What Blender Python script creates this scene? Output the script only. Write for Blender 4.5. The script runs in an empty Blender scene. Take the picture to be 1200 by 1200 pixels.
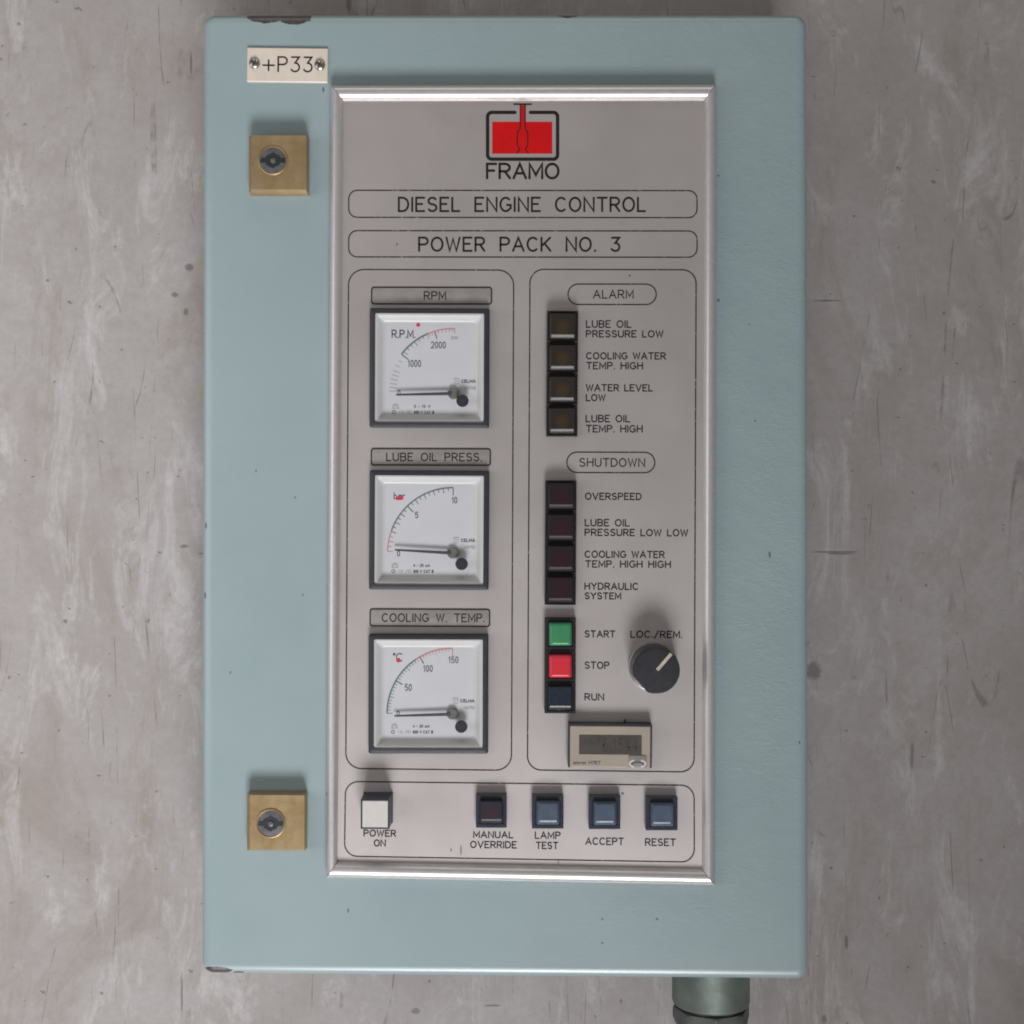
import bpy, bmesh, math, random
from mathutils import Matrix, Vector
random.seed(7)
sc = bpy.context.scene
S = 0.00053          # metres per unit; one unit = one photo pixel at the door's face
D = 1600.0           # camera height over the door face, in units
DEP = 160.0          # cabinet depth, in units
PZ = 9.0             # height of the aluminium panel over the door

# ---------------------------------------------------------------- camera
cd = bpy.data.cameras.new('camera'); cam = bpy.data.objects.new('camera', cd)
sc.collection.objects.link(cam); sc.camera = cam
cam.location = (0, 0, D*S); cam.rotation_euler = (0, 0, 0)
cd.sensor_width = 36; cd.lens = 36*D/1200; cd.clip_start = 0.01; cd.clip_end = 50
# ---------------------------------------------------------------- world and lamps
w = bpy.data.worlds.new('World'); sc.world = w; w.use_nodes = True
bg = w.node_tree.nodes['Background']; bg.inputs[0].default_value = (1.0, 0.975, 0.96, 1); bg.inputs[1].default_value = 0.15
def area(name, loc, aim, sx, sy, power, col):
    l = bpy.data.lights.new(name, 'AREA'); l.shape = 'RECTANGLE'; l.size = sx; l.size_y = sy
    l.energy = power; l.color = col
    o = bpy.data.objects.new(name, l); sc.collection.objects.link(o); o.location = loc
    o.rotation_euler = (Vector(aim)-Vector(loc)).to_track_quat('-Z', 'Y').to_euler()
    return o
key = area('window_light', (-0.05, -1.70, 1.40), (-1.0, 0.62, 0), 1.0, 0.68, 15.3, (0.985, 0.985, 1.0))
key.data.spread = math.radians(75)
area('side_light', (-0.80, 0.0, 0.55), (-0.1, 0, 0), 0.7, 0.9, 2.7, (1.0, 0.985, 0.97))
area('added_top_fill', (0.05, 1.75, 0.95), (0, 0.25, 0), 1.4, 0.7, 5.0, (1.0, 0.95, 0.88))  # added fill lamp, no real window; lifts the worktop strip above the cabinet
sc.cycles.filter_width = 1.9
vs = sc.view_settings; vs.view_transform = 'Standard'; vs.look = 'None'; vs.gamma = 1; vs.exposure = 0.0
try: vs.use_curve_mapping = False
except Exception: pass

# ---------------------------------------------------------------- material helpers
class NT:
    def __init__(s, name):
        s.m = bpy.data.materials.new(name); s.m.use_nodes = True; s.t = s.m.node_tree
        s.b = s.t.nodes['Principled BSDF']; s.out = s.t.nodes['Material Output']
    def n(s, typ, **kw):
        nd = s.t.nodes.new(typ)
        for k, v in kw.items(): setattr(nd, k, v)
        return nd
    def l(s, a, b): s.t.links.new(a, b)
    def put(s, sock, v):
        if hasattr(v, 'is_linked') or hasattr(v, 'links'): s.l(v, sock)
        else: sock.default_value = v
    def math(s, op, a, b=0.0, c=0.0, clamp=False):
        nd = s.n('ShaderNodeMath', operation=op, use_clamp=clamp)
        s.put(nd.inputs[0], a); s.put(nd.inputs[1], b); s.put(nd.inputs[2], c); return nd.outputs[0]
    def coord(s, scale=(1, 1, 1), rot=(0, 0, 0), kind='Object'):
        tc = s.n('ShaderNodeTexCoord'); mp = s.n('ShaderNodeMapping')
        s.l(tc.outputs[kind], mp.inputs[0]); mp.inputs['Scale'].default_value = scale; mp.inputs['Rotation'].default_value = rot
        return mp.outputs[0]
    def noise(s, vec, scale, detail=3, rough=0.55, dist=0.0):
        nd = s.n('ShaderNodeTexNoise'); s.l(vec, nd.inputs['Vector']); nd.inputs['Scale'].default_value = scale
        nd.inputs['Detail'].default_value = detail; nd.inputs['Roughness'].default_value = rough
        nd.inputs['Distortion'].default_value = dist; return nd.outputs['Fac']
    def ramp(s, fac, lo, hi, a=0.0, b=1.0):
        nd = s.n('ShaderNodeMapRange'); s.l(fac, nd.inputs[0])
        nd.inputs[1].default_value = lo; nd.inputs[2].default_value = hi; nd.inputs[3].default_value = a; nd.inputs[4].default_value = b
        return nd.outputs[0]
    def mix(s, fac, a, b):
        nd = s.n('ShaderNodeMix', data_type='RGBA')
        s.put(nd.inputs[0], fac); s.put(nd.inputs[6], a); s.put(nd.inputs[7], b); return nd.outputs[2]
    def bump(s, h, dist, strength=1.0, normal=None):
        nd = s.n('ShaderNodeBump'); s.l(h, nd.inputs['Height']); nd.inputs['Distance'].default_value = dist
        nd.inputs['Strength'].default_value = strength
        if normal is not None: s.l(normal, nd.inputs['Normal'])
        return nd.outputs[0]
    def xyz(s):
        tc = s.n('ShaderNodeTexCoord'); sp = s.n('ShaderNodeSeparateXYZ'); s.l(tc.outputs['Object'], sp.inputs[0])
        return sp.outputs
    def spot(s, o, cx, cy, rx, ry, nz, amt=0.9, soft=0.12):
        """mask of one chip or mark: centre and radii in photo units (object space has its origin at 600,600)"""
        dx = s.math('MULTIPLY', s.math('SUBTRACT', o[0], (cx-600)*S), 1/(rx*S))
        dy = s.math('MULTIPLY', s.math('SUBTRACT', o[1], (600-cy)*S), 1/(ry*S))
        d = s.math('ADD', s.math('MULTIPLY', dx, dx), s.math('MULTIPLY', dy, dy))
        d = s.math('ADD', d, s.math('MULTIPLY', s.math('SUBTRACT', nz, 0.5), amt*2))
        return s.ramp(d, 1+soft, 1-soft)
    def set(s, **kw):
        names = dict(color='Base Color', rough='Roughness', metal='Metallic', normal='Normal', spec='Specular IOR Level', coat='Coat Weight', coatr='Coat Roughness')
        for k, v in kw.items():
            if k == 'color' and isinstance(v, tuple) and len(v) == 3: v = v+(1,)
            s.put(s.b.inputs[names[k]], v)
        return s.m

def c4(*c): return tuple(c)+(1,)
MAT = {}
def simple(name, col, rough=0.5, metal=0.0, var=0.08, vs_=60, bump=0.0, bs=900, spec=0.5, coat=0.0):
    m = NT(name); v = m.coord()
    nz = m.noise(v, vs_, 4)
    a = tuple(max(0, x*(1-var)) for x in col); b = tuple(min(1, x*(1+var)) for x in col)
    kw = dict(color=m.mix(m.ramp(nz, 0.3, 0.7), c4(*a), c4(*b)), metal=metal, spec=spec, coat=coat)
    kw['rough'] = m.ramp(m.noise(v, vs_*2.3, 3), 0.3, 0.7, max(0.03, rough-0.05), min(1, rough+0.05))
    if bump > 0: kw['normal'] = m.bump(m.noise(v, bs, 2), bump)
    MAT[name] = m.set(**kw); return MAT[name]

def mat_door():
    m = NT('powder_coat'); v = m.coord(); o = m.xyz()
    blot = m.noise(v, 9, 4, 0.6)
    col = m.mix(m.ramp(blot, 0.3, 0.7), c4(0.262, 0.340, 0.358), c4(0.290, 0.368, 0.381))
    fine = m.noise(m.coord((1, 1.6, 1)), 520, 2, 0.6)
    wr = m.noise(m.coord((0.6, 1.3, 1), (0, 0, 0.2)), 400, 3, 0.6, 0.8)
    nz = m.noise(v, 210, 4, 0.65)
    chips = [(312, 18, 22, 8.5), (345, 19, 19, 10), (328, 16, 34, 6), (666, 14.5, 14, 5.5), (254, 1138, 17, 5), (246, 1140, 9, 4), (279, 1141, 7, 2)]
    specks = [(408, 1067, 1.1, 3), (241, 616, 1.5, 4), (240, 698, 1.5, 4), (842, 352, 1.6, 1.6), (388, 187, 1.2, 2), (842, 206, 1.4, 1.4), (770, 1077, 1.5, 1.5),
              (706, 1077, 1.3, 1.3), (706, 1105, 1.3, 1.3), (878, 380, 1.1, 1.1), (885, 493, 1.2, 1.2), (300, 552, 1, 1.6), (346, 583, 1, 1.2), (355, 697, 1, 1.2), (270, 788, 1, 1.6),
              (902, 650, 1.2, 4), (383, 930, 1.2, 2.5), (379, 105, 1.3, 3), (937, 870, 1, 2)]
    mk = None
    for c in chips:
        k = m.spot(o, *c, nz, 0.75, 0.06); mk = k if mk is None else m.math('MAXIMUM', mk, k)
    ms = None
    for c in specks:
        k = m.spot(o, *c, nz, 0.6, 0.3); ms = k if ms is None else m.math('MAXIMUM', ms, k)
    dirt = m.ramp(m.noise(m.coord((1, 0.6, 1)), 26, 5, 0.7), 0.60, 0.78, 0, 0.22)
    col = m.mix(dirt, col, c4(0.24, 0.31, 0.29))
    chipc = m.mix(m.ramp(nz, 0.35, 0.65), c4(0.035, 0.026, 0.026), c4(0.085, 0.065, 0.062))
    col = m.mix(mk, col, chipc)
    col = m.mix(m.math('MULTIPLY', ms, 0.75), col, c4(0.06, 0.065, 0.065))
    h = m.math('ADD', m.math('MULTIPLY', fine, 0.35), m.math('MULTIPLY', wr, 0.9))
    patch = m.ramp(m.noise(v, 34, 4, 0.65), 0.38, 0.64, 0.1, 1.0)
    amt = m.math('MULTIPLY', m.math('MULTIPLY', m.ramp(o[0], -0.12, 0.15, 0.3, 1.5), patch), m.ramp(o[1], -0.27, -0.06, 0.3, 1.0))          # the orange peel is coarser on the hinge side
    h = m.math('MULTIPLY', h, amt)
    h = m.math('SUBTRACT', h, m.math('MULTIPLY', mk, 0.8))
    nrm = m.bump(h, 0.00042, 0.8)
    m.set(color=col, rough=m.ramp(blot, 0.3, 0.7, 0.36, 0.44), normal=nrm, spec=0.45, coat=0.8, coatr=0.27)
    MAT['powder_coat'] = m.m

def mat_panel():
    m = NT('brushed_panel'); v = m.coord(); o = m.xyz()
    st = m.noise(m.coord((1, 5, 1)), 30, 3, 0.7)
    blot = m.noise(v, 12, 4, 0.6)
    col = m.mix(m.ramp(blot, 0.3, 0.7), c4(0.545, 0.498, 0.490), c4(0.580, 0.534, 0.528))
    nz = m.noise(v, 300, 3)
    marks = [(540.5, 994, 0.9, 6), (529, 993.5, 1, 2), (737, 324.5, 1.3, 1.3), (729, 928, 1.8, 1.8), (466, 288, 1, 1.5), (654, 1007.5, .7, 3), (401, 256, .6, 2.5), (635, 1014, 2, 1)]
    ms = None
    for c in marks:
        k = m.spot(o, *c, nz, 0.4, 0.3); ms = k if ms is None else m.math('MAXIMUM', ms, k)
    dirt = m.ramp(m.noise(v, 40, 5, 0.7), 0.58, 0.8, 0, 0.25)
    col = m.mix(dirt, col, c4(0.33, 0.29, 0.27))
    col = m.mix(m.math('MULTIPLY', ms, 0.7), col, c4(0.09, 0.085, 0.085))
    m.set(color=col, rough=m.ramp(blot, 0.3, 0.7, 0.44, 0.50), metal=0.72, normal=m.bump(m.noise(v, 1200, 2), 0.000012, 0.5))
    MAT['brushed_panel'] = m.m

def mat_table():
    m = NT('worn_steel_sheet'); v = m.coord(); o = m.xyz()
    big = m.noise(v, 5, 5, 0.6); med = m.noise(v, 22, 6, 0.7, 0.6); fin = m.noise(v, 160, 4, 0.7)
    col = m.mix(m.ramp(big, 0.35, 0.65), c4(0.338, 0.308, 0.300), c4(0.398, 0.372, 0.369))
    col = m.mix(m.ramp(med, 0.42, 0.66, 0, 0.6), col, c4(0.300, 0.268, 0.255))
    stain = m.ramp(m.noise(m.coord((1.3, 0.5, 1), (0, 0, 0.4)), 9, 6, 0.75, 1.0), 0.53, 0.68, 0, 0.6)
    col = m.mix(stain, col, c4(0.255, 0.210, 0.180))
    pale = m.ramp(m.noise(m.coord((2.2, 0.7, 1), (0, 0, 2.0)), 14, 6, 0.75, 0.8), 0.53, 0.66, 0, 0.75)
    col = m.mix(pale, col, c4(0.50, 0.48, 0.48))
    col = m.mix(m.ramp(fin, 0.35, 0.7, 0, 0.3), col, c4(0.22, 0.20, 0.19))
    hair = None
    for sc_, rot, sx, wdt, th in ((9, 0.35, 0.10, 0.0018, 0.52), (13, 1.25, 0.08, 0.0020, 0.53), (6, 2.3, 0.14, 0.0014, 0.51), (10, 1.75, 0.06, 0.0022, 0.54), (16, 2.8, 0.12, 0.0024, 0.55), (22, 0.9, 0.1, 0.003, 0.55)):
        n1 = m.noise(m.coord((1, sx, 1), (0, 0, rot)), sc_, 2, 0.4, 0.08)
        k = m.ramp(m.math('ABSOLUTE', m.math('SUBTRACT', n1, 0.5)), wdt, wdt*0.4)
        g = m.ramp(m.noise(m.coord((1, 1, 1), (0, 0, rot*2)), 22, 4, 0.65), th, th+0.12)
        k = m.math('MULTIPLY', k, g); hair = k if hair is None else m.math('MAXIMUM', hair, k)
    sp = m.ramp(m.noise(v, 130, 3, 0.6), 0.675, 0.73)
    sp2 = m.ramp(m.noise(m.coord((1, 1, 1), (0, 0, 1)), 44, 4, 0.7), 0.70, 0.76)
    K = 1+DEP/D
    nz = m.noise(v, 260, 4, 0.65); mk = None
    for cx, cy, rx, ry in ((978, 646.5, 26, 1.3), (985, 648.5, 16, 1.2), (953, 786, 9, 10), (992, 1104, 2, 8), (974, 1017, 2, 1.6), (487, 1184, 5, 3.5), (218, 365, 3, 4), (222, 313, 5, 4),
                           (224, 75, 1.2, 14), (409, 6, 3, 9), (205, 345, 4, 3), (969, 352, 16, 1.2), (216, 640, 5, 2), (966, 1194, 3, 5), (728, 1173, 1.3, 3), (577, 1178, 9, 1.2), (213, 1165, 1.2, 22)):
        k = m.spot(o, 600+(cx-600)*K, 600+(cy-600)*K, rx*K, ry*K, nz, 0.9, 0.5); mk = k if mk is None else m.math('MAXIMUM', mk, k)
    dark = m.math('MAXIMUM', m.math('MULTIPLY', hair, 0.5), m.math('MAXIMUM', m.math('MULTIPLY', sp, 0.6), m.math('MAXIMUM', m.math('MULTIPLY', sp2, 0.5), m.math('MULTIPLY', mk, 0.6))))
    col = m.mix(dark, col, c4(0.085, 0.075, 0.072))
    h = m.math('SUBTRACT', m.math('ADD', m.math('MULTIPLY', med, 0.5), m.math('MULTIPLY', fin, 0.15)), dark)
    m.set(color=col, rough=m.ramp(med, 0.3, 0.7, 0.42, 0.6), normal=m.bump(h, 0.0004, 0.6), spec=0.4)
    MAT['worn_steel_sheet'] = m.m

def mat_alu():
    m = NT('satin_aluminium'); v = m.coord((1, 1, 1))
    st = m.noise(v, 240, 3, 0.6)
    col = m.mix(m.ramp(st, 0.3, 0.7), c4(0.60, 0.57, 0.565), c4(0.65, 0.62, 0.615))
    m.set(color=col, rough=m.ramp(m.noise(v, 40, 3), 0.3, 0.7, 0.36, 0.42), metal=0.6)
    MAT['satin_aluminium'] = m.m

def mat_brass():
    m = NT('dull_brass'); v = m.coord()
    n1 = m.noise(v, 70, 5, 0.65); n2 = m.noise(v, 220, 3, 0.6)
    col = m.mix(m.ramp(n1, 0.3, 0.7), c4(0.305, 0.205, 0.095), c4(0.425, 0.315, 0.175))
    col = m.mix(m.ramp(n2, 0.6, 0.75, 0, 0.6), col, c4(0.25, 0.16, 0.08))
    m.set(color=col, rough=m.ramp(n2, 0.3, 0.7, 0.38, 0.5), metal=0.55, normal=m.bump(n2, 0.00004, 0.5))
    MAT['dull_brass'] = m.m

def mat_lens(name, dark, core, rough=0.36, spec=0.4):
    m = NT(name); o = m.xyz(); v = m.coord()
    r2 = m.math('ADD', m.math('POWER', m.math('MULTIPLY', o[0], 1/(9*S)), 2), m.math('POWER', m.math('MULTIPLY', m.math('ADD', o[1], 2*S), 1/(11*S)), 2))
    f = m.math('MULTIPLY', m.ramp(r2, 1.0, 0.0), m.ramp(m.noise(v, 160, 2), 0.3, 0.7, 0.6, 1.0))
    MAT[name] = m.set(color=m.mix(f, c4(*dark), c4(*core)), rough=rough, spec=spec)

def mat_glass():
    m = NT('clear_cover'); t = m.t
    tr = m.n('ShaderNodeBsdfTransparent'); tr.inputs[0].default_value = (0.985, 0.985, 0.98, 1)
    gl = m.n('ShaderNodeBsdfGlossy'); gl.inputs['Roughness'].default_value = 0.12
    fr = m.n('ShaderNodeFresnel'); fr.inputs[0].default_value = 1.42
    mx = m.n('ShaderNodeMixShader'); gm = m.n('ShaderNodeNewGeometry'); m.l(m.math('MULTIPLY', fr.outputs[0], m.math('SUBTRACT', 1.0, gm.outputs['Backfacing'])), mx.inputs[0]); m.l(tr.outputs[0], mx.inputs[1]); m.l(gl.outputs[0], mx.inputs[2])
    m.l(mx.outputs[0], m.out.inputs[0]); MAT['clear_cover'] = m.m

mat_door(); mat_panel(); mat_table(); mat_alu(); mat_brass(); mat_glass()
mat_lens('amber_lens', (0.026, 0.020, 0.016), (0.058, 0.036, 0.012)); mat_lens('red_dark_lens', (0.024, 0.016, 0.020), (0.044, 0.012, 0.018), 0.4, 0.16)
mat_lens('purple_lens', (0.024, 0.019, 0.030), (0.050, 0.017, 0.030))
simple('ink', (0.020, 0.017, 0.017), 0.7, var=0.35, vs_=500, spec=0.12)
def mat_thin_ink():
    m = NT('thin_ink'); v = m.coord()
    f = m.ramp(m.noise(v, 420, 3, 0.7), 0.60, 0.66, 0, 0.75)
    MAT['thin_ink'] = m.set(color=m.mix(f, c4(0.026, 0.022, 0.022), c4(0.34, 0.31, 0.30)), rough=0.7, spec=0.15)
mat_thin_ink()
simple('emblem_red', (0.55, 0.006, 0.008), 0.6, var=0.08, spec=0.15)
simple('insert_card', (0.335, 0.305, 0.296), 0.3, 0.25, var=0.12, vs_=90)
simple('engraved_plate', (0.66, 0.585, 0.50), 0.38, var=0.05, vs_=90)
simple('screw_metal', (0.50, 0.47, 0.43), 0.25, 0.9, var=0.15, vs_=300)
simple('slot_dark', (0.030, 0.030, 0.030), 0.6)
simple('zinc_grey', (0.13, 0.13, 0.14), 0.45, 0.4, var=0.2, vs_=400)
simple('ring_metal', (0.42, 0.41, 0.40), 0.3, 0.7, var=0.15, vs_=300)
simple('button_grey', (0.25, 0.235, 0.22), 0.4)
simple('dark_zinc', (0.030, 0.036, 0.038), 0.45, 0.3, var=0.2, vs_=400)
simple('black_plastic', (0.030, 0.030, 0.036), 0.38, var=0.15, vs_=150, bump=0.000015)
simple('bezel_plastic', (0.028, 0.028, 0.038), 0.5, var=0.15, vs_=150, bump=0.000015)
simple('lamp_housing', (0.019, 0.017, 0.019), 0.45, var=0.2, vs_=200, spec=0.3)
simple('blue_black_plastic', (0.026, 0.031, 0.050), 0.34, var=0.12, vs_=200)
simple('slate_blue_cap', (0.075, 0.100, 0.145), 0.33, var=0.12, vs_=120)
simple('navy_cap', (0.016, 0.022, 0.034), 0.30, var=0.12, vs_=200)
simple('green_cap', (0.045, 0.235, 0.105), 0.30, var=0.08, vs_=200)
simple('red_cap', (0.62, 0.030, 0.050), 0.30, var=0.06, vs_=200)
simple('white_cap', (0.58, 0.55, 0.52), 0.4, var=0.04, vs_=200)
simple('dial_white', (0.55, 0.555, 0.59), 0.5, var=0.02, vs_=60)
simple('surround_white', (0.54, 0.535, 0.54), 0.35, var=0.03, vs_=60)
simple('dial_print', (0.085, 0.087, 0.097), 0.6, spec=0.2)
simple('faint_print', (0.36, 0.35, 0.34), 0.6)
simple('dial_green', (0.105, 0.175, 0.165), 0.6)
simple('dial_red', (0.50, 0.20, 0.21), 0.6)
simple('signal_red', (0.60, 0.03, 0.06), 0.5)
simple('needle_grey', (0.055, 0.055, 0.066), 0.5)
simple('hub_grey', (0.135, 0.132, 0.122), 0.5)
simple('counter_beige', (0.37, 0.315, 0.26), 0.4, var=0.05)
simple('lcd_grey', (0.085, 0.075, 0.068), 0.22, var=0.15, vs_=120)
simple('lcd_digit', (0.062, 0.055, 0.049), 0.3)
simple('bright_chrome', (0.62, 0.60, 0.57), 0.35, 0.1)
simple('pointer_ivory', (0.50, 0.44, 0.35), 0.45, var=0.15, vs_=300)
simple('nickel', (0.130, 0.156, 0.138), 0.55, 0.35, var=0.22, vs_=70, bump=0.00003, bs=500)
simple('dark_nickel', (0.115, 0.123, 0.118), 0.6, 0.3, var=0.25, vs_=70, bump=0.00003, bs=500)
simple('rubber_seal', (0.03, 0.032, 0.03), 0.7)

# ---------------------------------------------------------------- mesh helpers (local units: x right, y DOWN, z towards the viewer)
class MB:
    def __init__(s): s.v = []; s.f = []; s.mi = []; s.zi = 0
    def add(s, pts): b = len(s.v); s.v += [tuple(p) for p in pts]; return list(range(b, b+len(pts)))
    def face(s, idx, mi=0): s.f.append(tuple(idx)); s.mi.append(mi)
    def loft(s, rings, mi=0, top=True, bottom=False, closed=True):
        ids = [s.add(r) for r in rings]; n = len(rings[0])
        for a, b in zip(ids, ids[1:]):
            for i in range(n if closed else n-1):
                j = (i+1) % n; s.face((a[i], a[j], b[j], b[i]), mi)
        if top: s.face(ids[-1], mi)
        if bottom: s.face(ids[0][::-1], mi)
        return ids
    def ribbon(s, pts, wd, z, mi=0, closed=False, caps=True):
        P = [Vector((p[0], p[1])) for p in pts]
        Q = [P[0]]
        for p in P[1:]:
            if (p-Q[-1]).length > 1e-4: Q.append(p)
        if closed and (Q[0]-Q[-1]).length < 1e-4: Q.pop()
        P = Q; n = len(P)
        if n < 2: return
        h = wd/2; L = []; R = []
        for i in range(n):
            if closed: d0 = (P[i]-P[i-1]).normalized(); d1 = (P[(i+1) % n]-P[i]).normalized()
            else:
                d0 = (P[i]-P[i-1]).normalized() if i else (P[1]-P[0]).normalized()
                d1 = (P[i+1]-P[i]).normalized() if i < n-1 else d0
            n0 = Vector((-d0.y, d0.x)); n1 = Vector((-d1.y, d1.x)); mm = n0+n1
            if mm.length < 1e-3: mm = n1
            mm.normalize(); k = h/max(0.45, mm.dot(n1))
            L.append(P[i]+mm*k); R.append(P[i]-mm*k)
        z = z+s.zi*0.004; s.zi = (s.zi+1) % 12
        a = s.add([(p.x, p.y, z) for p in L]); b = s.add([(p.x, p.y, z) for p in R])
        for i in range(n if closed else n-1):
            j = (i+1) % n; s.face((a[i], a[j], b[j], b[i]), mi)
        if caps and not closed:
            for e, q in ((0, 1), (n-1, n-2)):
                d = (P[e]-P[q]).normalized(); nn = Vector((-d.y, d.x))
                arc = [P[e]+nn*h*math.cos(t)+d*h*math.sin(t) for t in [math.pi*k/5 for k in range(6)]]
                s.face(s.add([(p.x, p.y, z) for p in arc]), mi)
    def disc(s, x, y, r, z, mi=0, n=20):
        s.face(s.add([(x+r*math.cos(2*math.pi*k/n), y+r*math.sin(2*math.pi*k/n), z) for k in range(n)]), mi)
    def rect(s, x0, y0, x1, y1, z, mi=0): s.face(s.add([(x0, y0, z), (x1, y0, z), (x1, y1, z), (x0, y1, z)]), mi)

def rr(a, b, r, z, n=6, cx=0, cy=0):
    """rounded rectangle ring, half sizes a and b"""
    r = max(0.01, min(r, a, b)); out = []
    for sx, sy, t0 in ((1, 1, 0), (-1, 1, 90), (-1, -1, 180), (1, -1, 270)):
        for k in range(n+1):
            t = math.radians(t0+90*k/n)
            out.append((cx+sx*(a-r)+r*math.cos(t), cy+sy*(b-r)+r*math.sin(t), z))
    return out
def circ(r, z, n=40, cx=0, cy=0): return [(cx+r*math.cos(2*math.pi*k/n), cy+r*math.sin(2*math.pi*k/n), z) for k in range(n)]

WM = {}
def finish(o, label=None):
    if label: o['label'] = label
def build(name, mb, mats, parent=None, at=None, rot=0.0, label=None, smooth=True, wmat=None, angle=34):
    """link one mesh object. at = (photo x, photo y, height): the point seen there at that height over the door"""
    me = bpy.data.meshes.new(name)
    me.from_pydata([(x*S, -y*S, z*S) for x, y, z in mb.v], [], mb.f)
    for m in (mats if isinstance(mats, (list, tuple)) else [mats]): me.materials.append(MAT[m])
    for p, k in zip(me.polygons, mb.mi): p.material_index = k
    bm = bmesh.new(); bm.from_mesh(me); bmesh.ops.recalc_face_normals(bm, faces=bm.faces)
    # open flat sheets must look up
    for f in bm.faces:
        if len(mb.v) and all(abs(v.co.z-f.verts[0].co.z) < 1e-9 for v in f.verts) and f.normal.z < 0 and getattr(mb, 'flat', False): f.normal_flip()
    bm.to_mesh(me); bm.free()
    if smooth:
        for p in me.polygons: p.use_smooth = True
        me.set_sharp_from_angle(angle=math.radians(angle))
    o = bpy.data.objects.new(name, me); sc.collection.objects.link(o)
    if wmat is None:
        px, py, z = at; f = 1-z/D
        wmat = Matrix.Translation(((px-600)*f*S, (600-py)*f*S, z*S)) @ Matrix.Rotation(-rot, 4, 'Z')
    WM[o.name] = wmat
    if parent is not None:
        o.parent = parent; o.matrix_basis = WM[parent.name].inverted() @ wmat
    else: o.matrix_basis = wmat
    finish(o, label); return o
def kid(name, mb, mats, parent, label=None, off=(0, 0, 0), **kw):
    """a piece in its parent's own local units"""
    return build(name, mb, mats, parent, label=label, wmat=WM[parent.name] @ Matrix.Translation((off[0]*S, -off[1]*S, off[2]*S)), **kw)
def tilt(y): return 0.0105*max(0, min(1.05, (y-230)/800.0))   # the lower rows run slightly downhill

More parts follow.
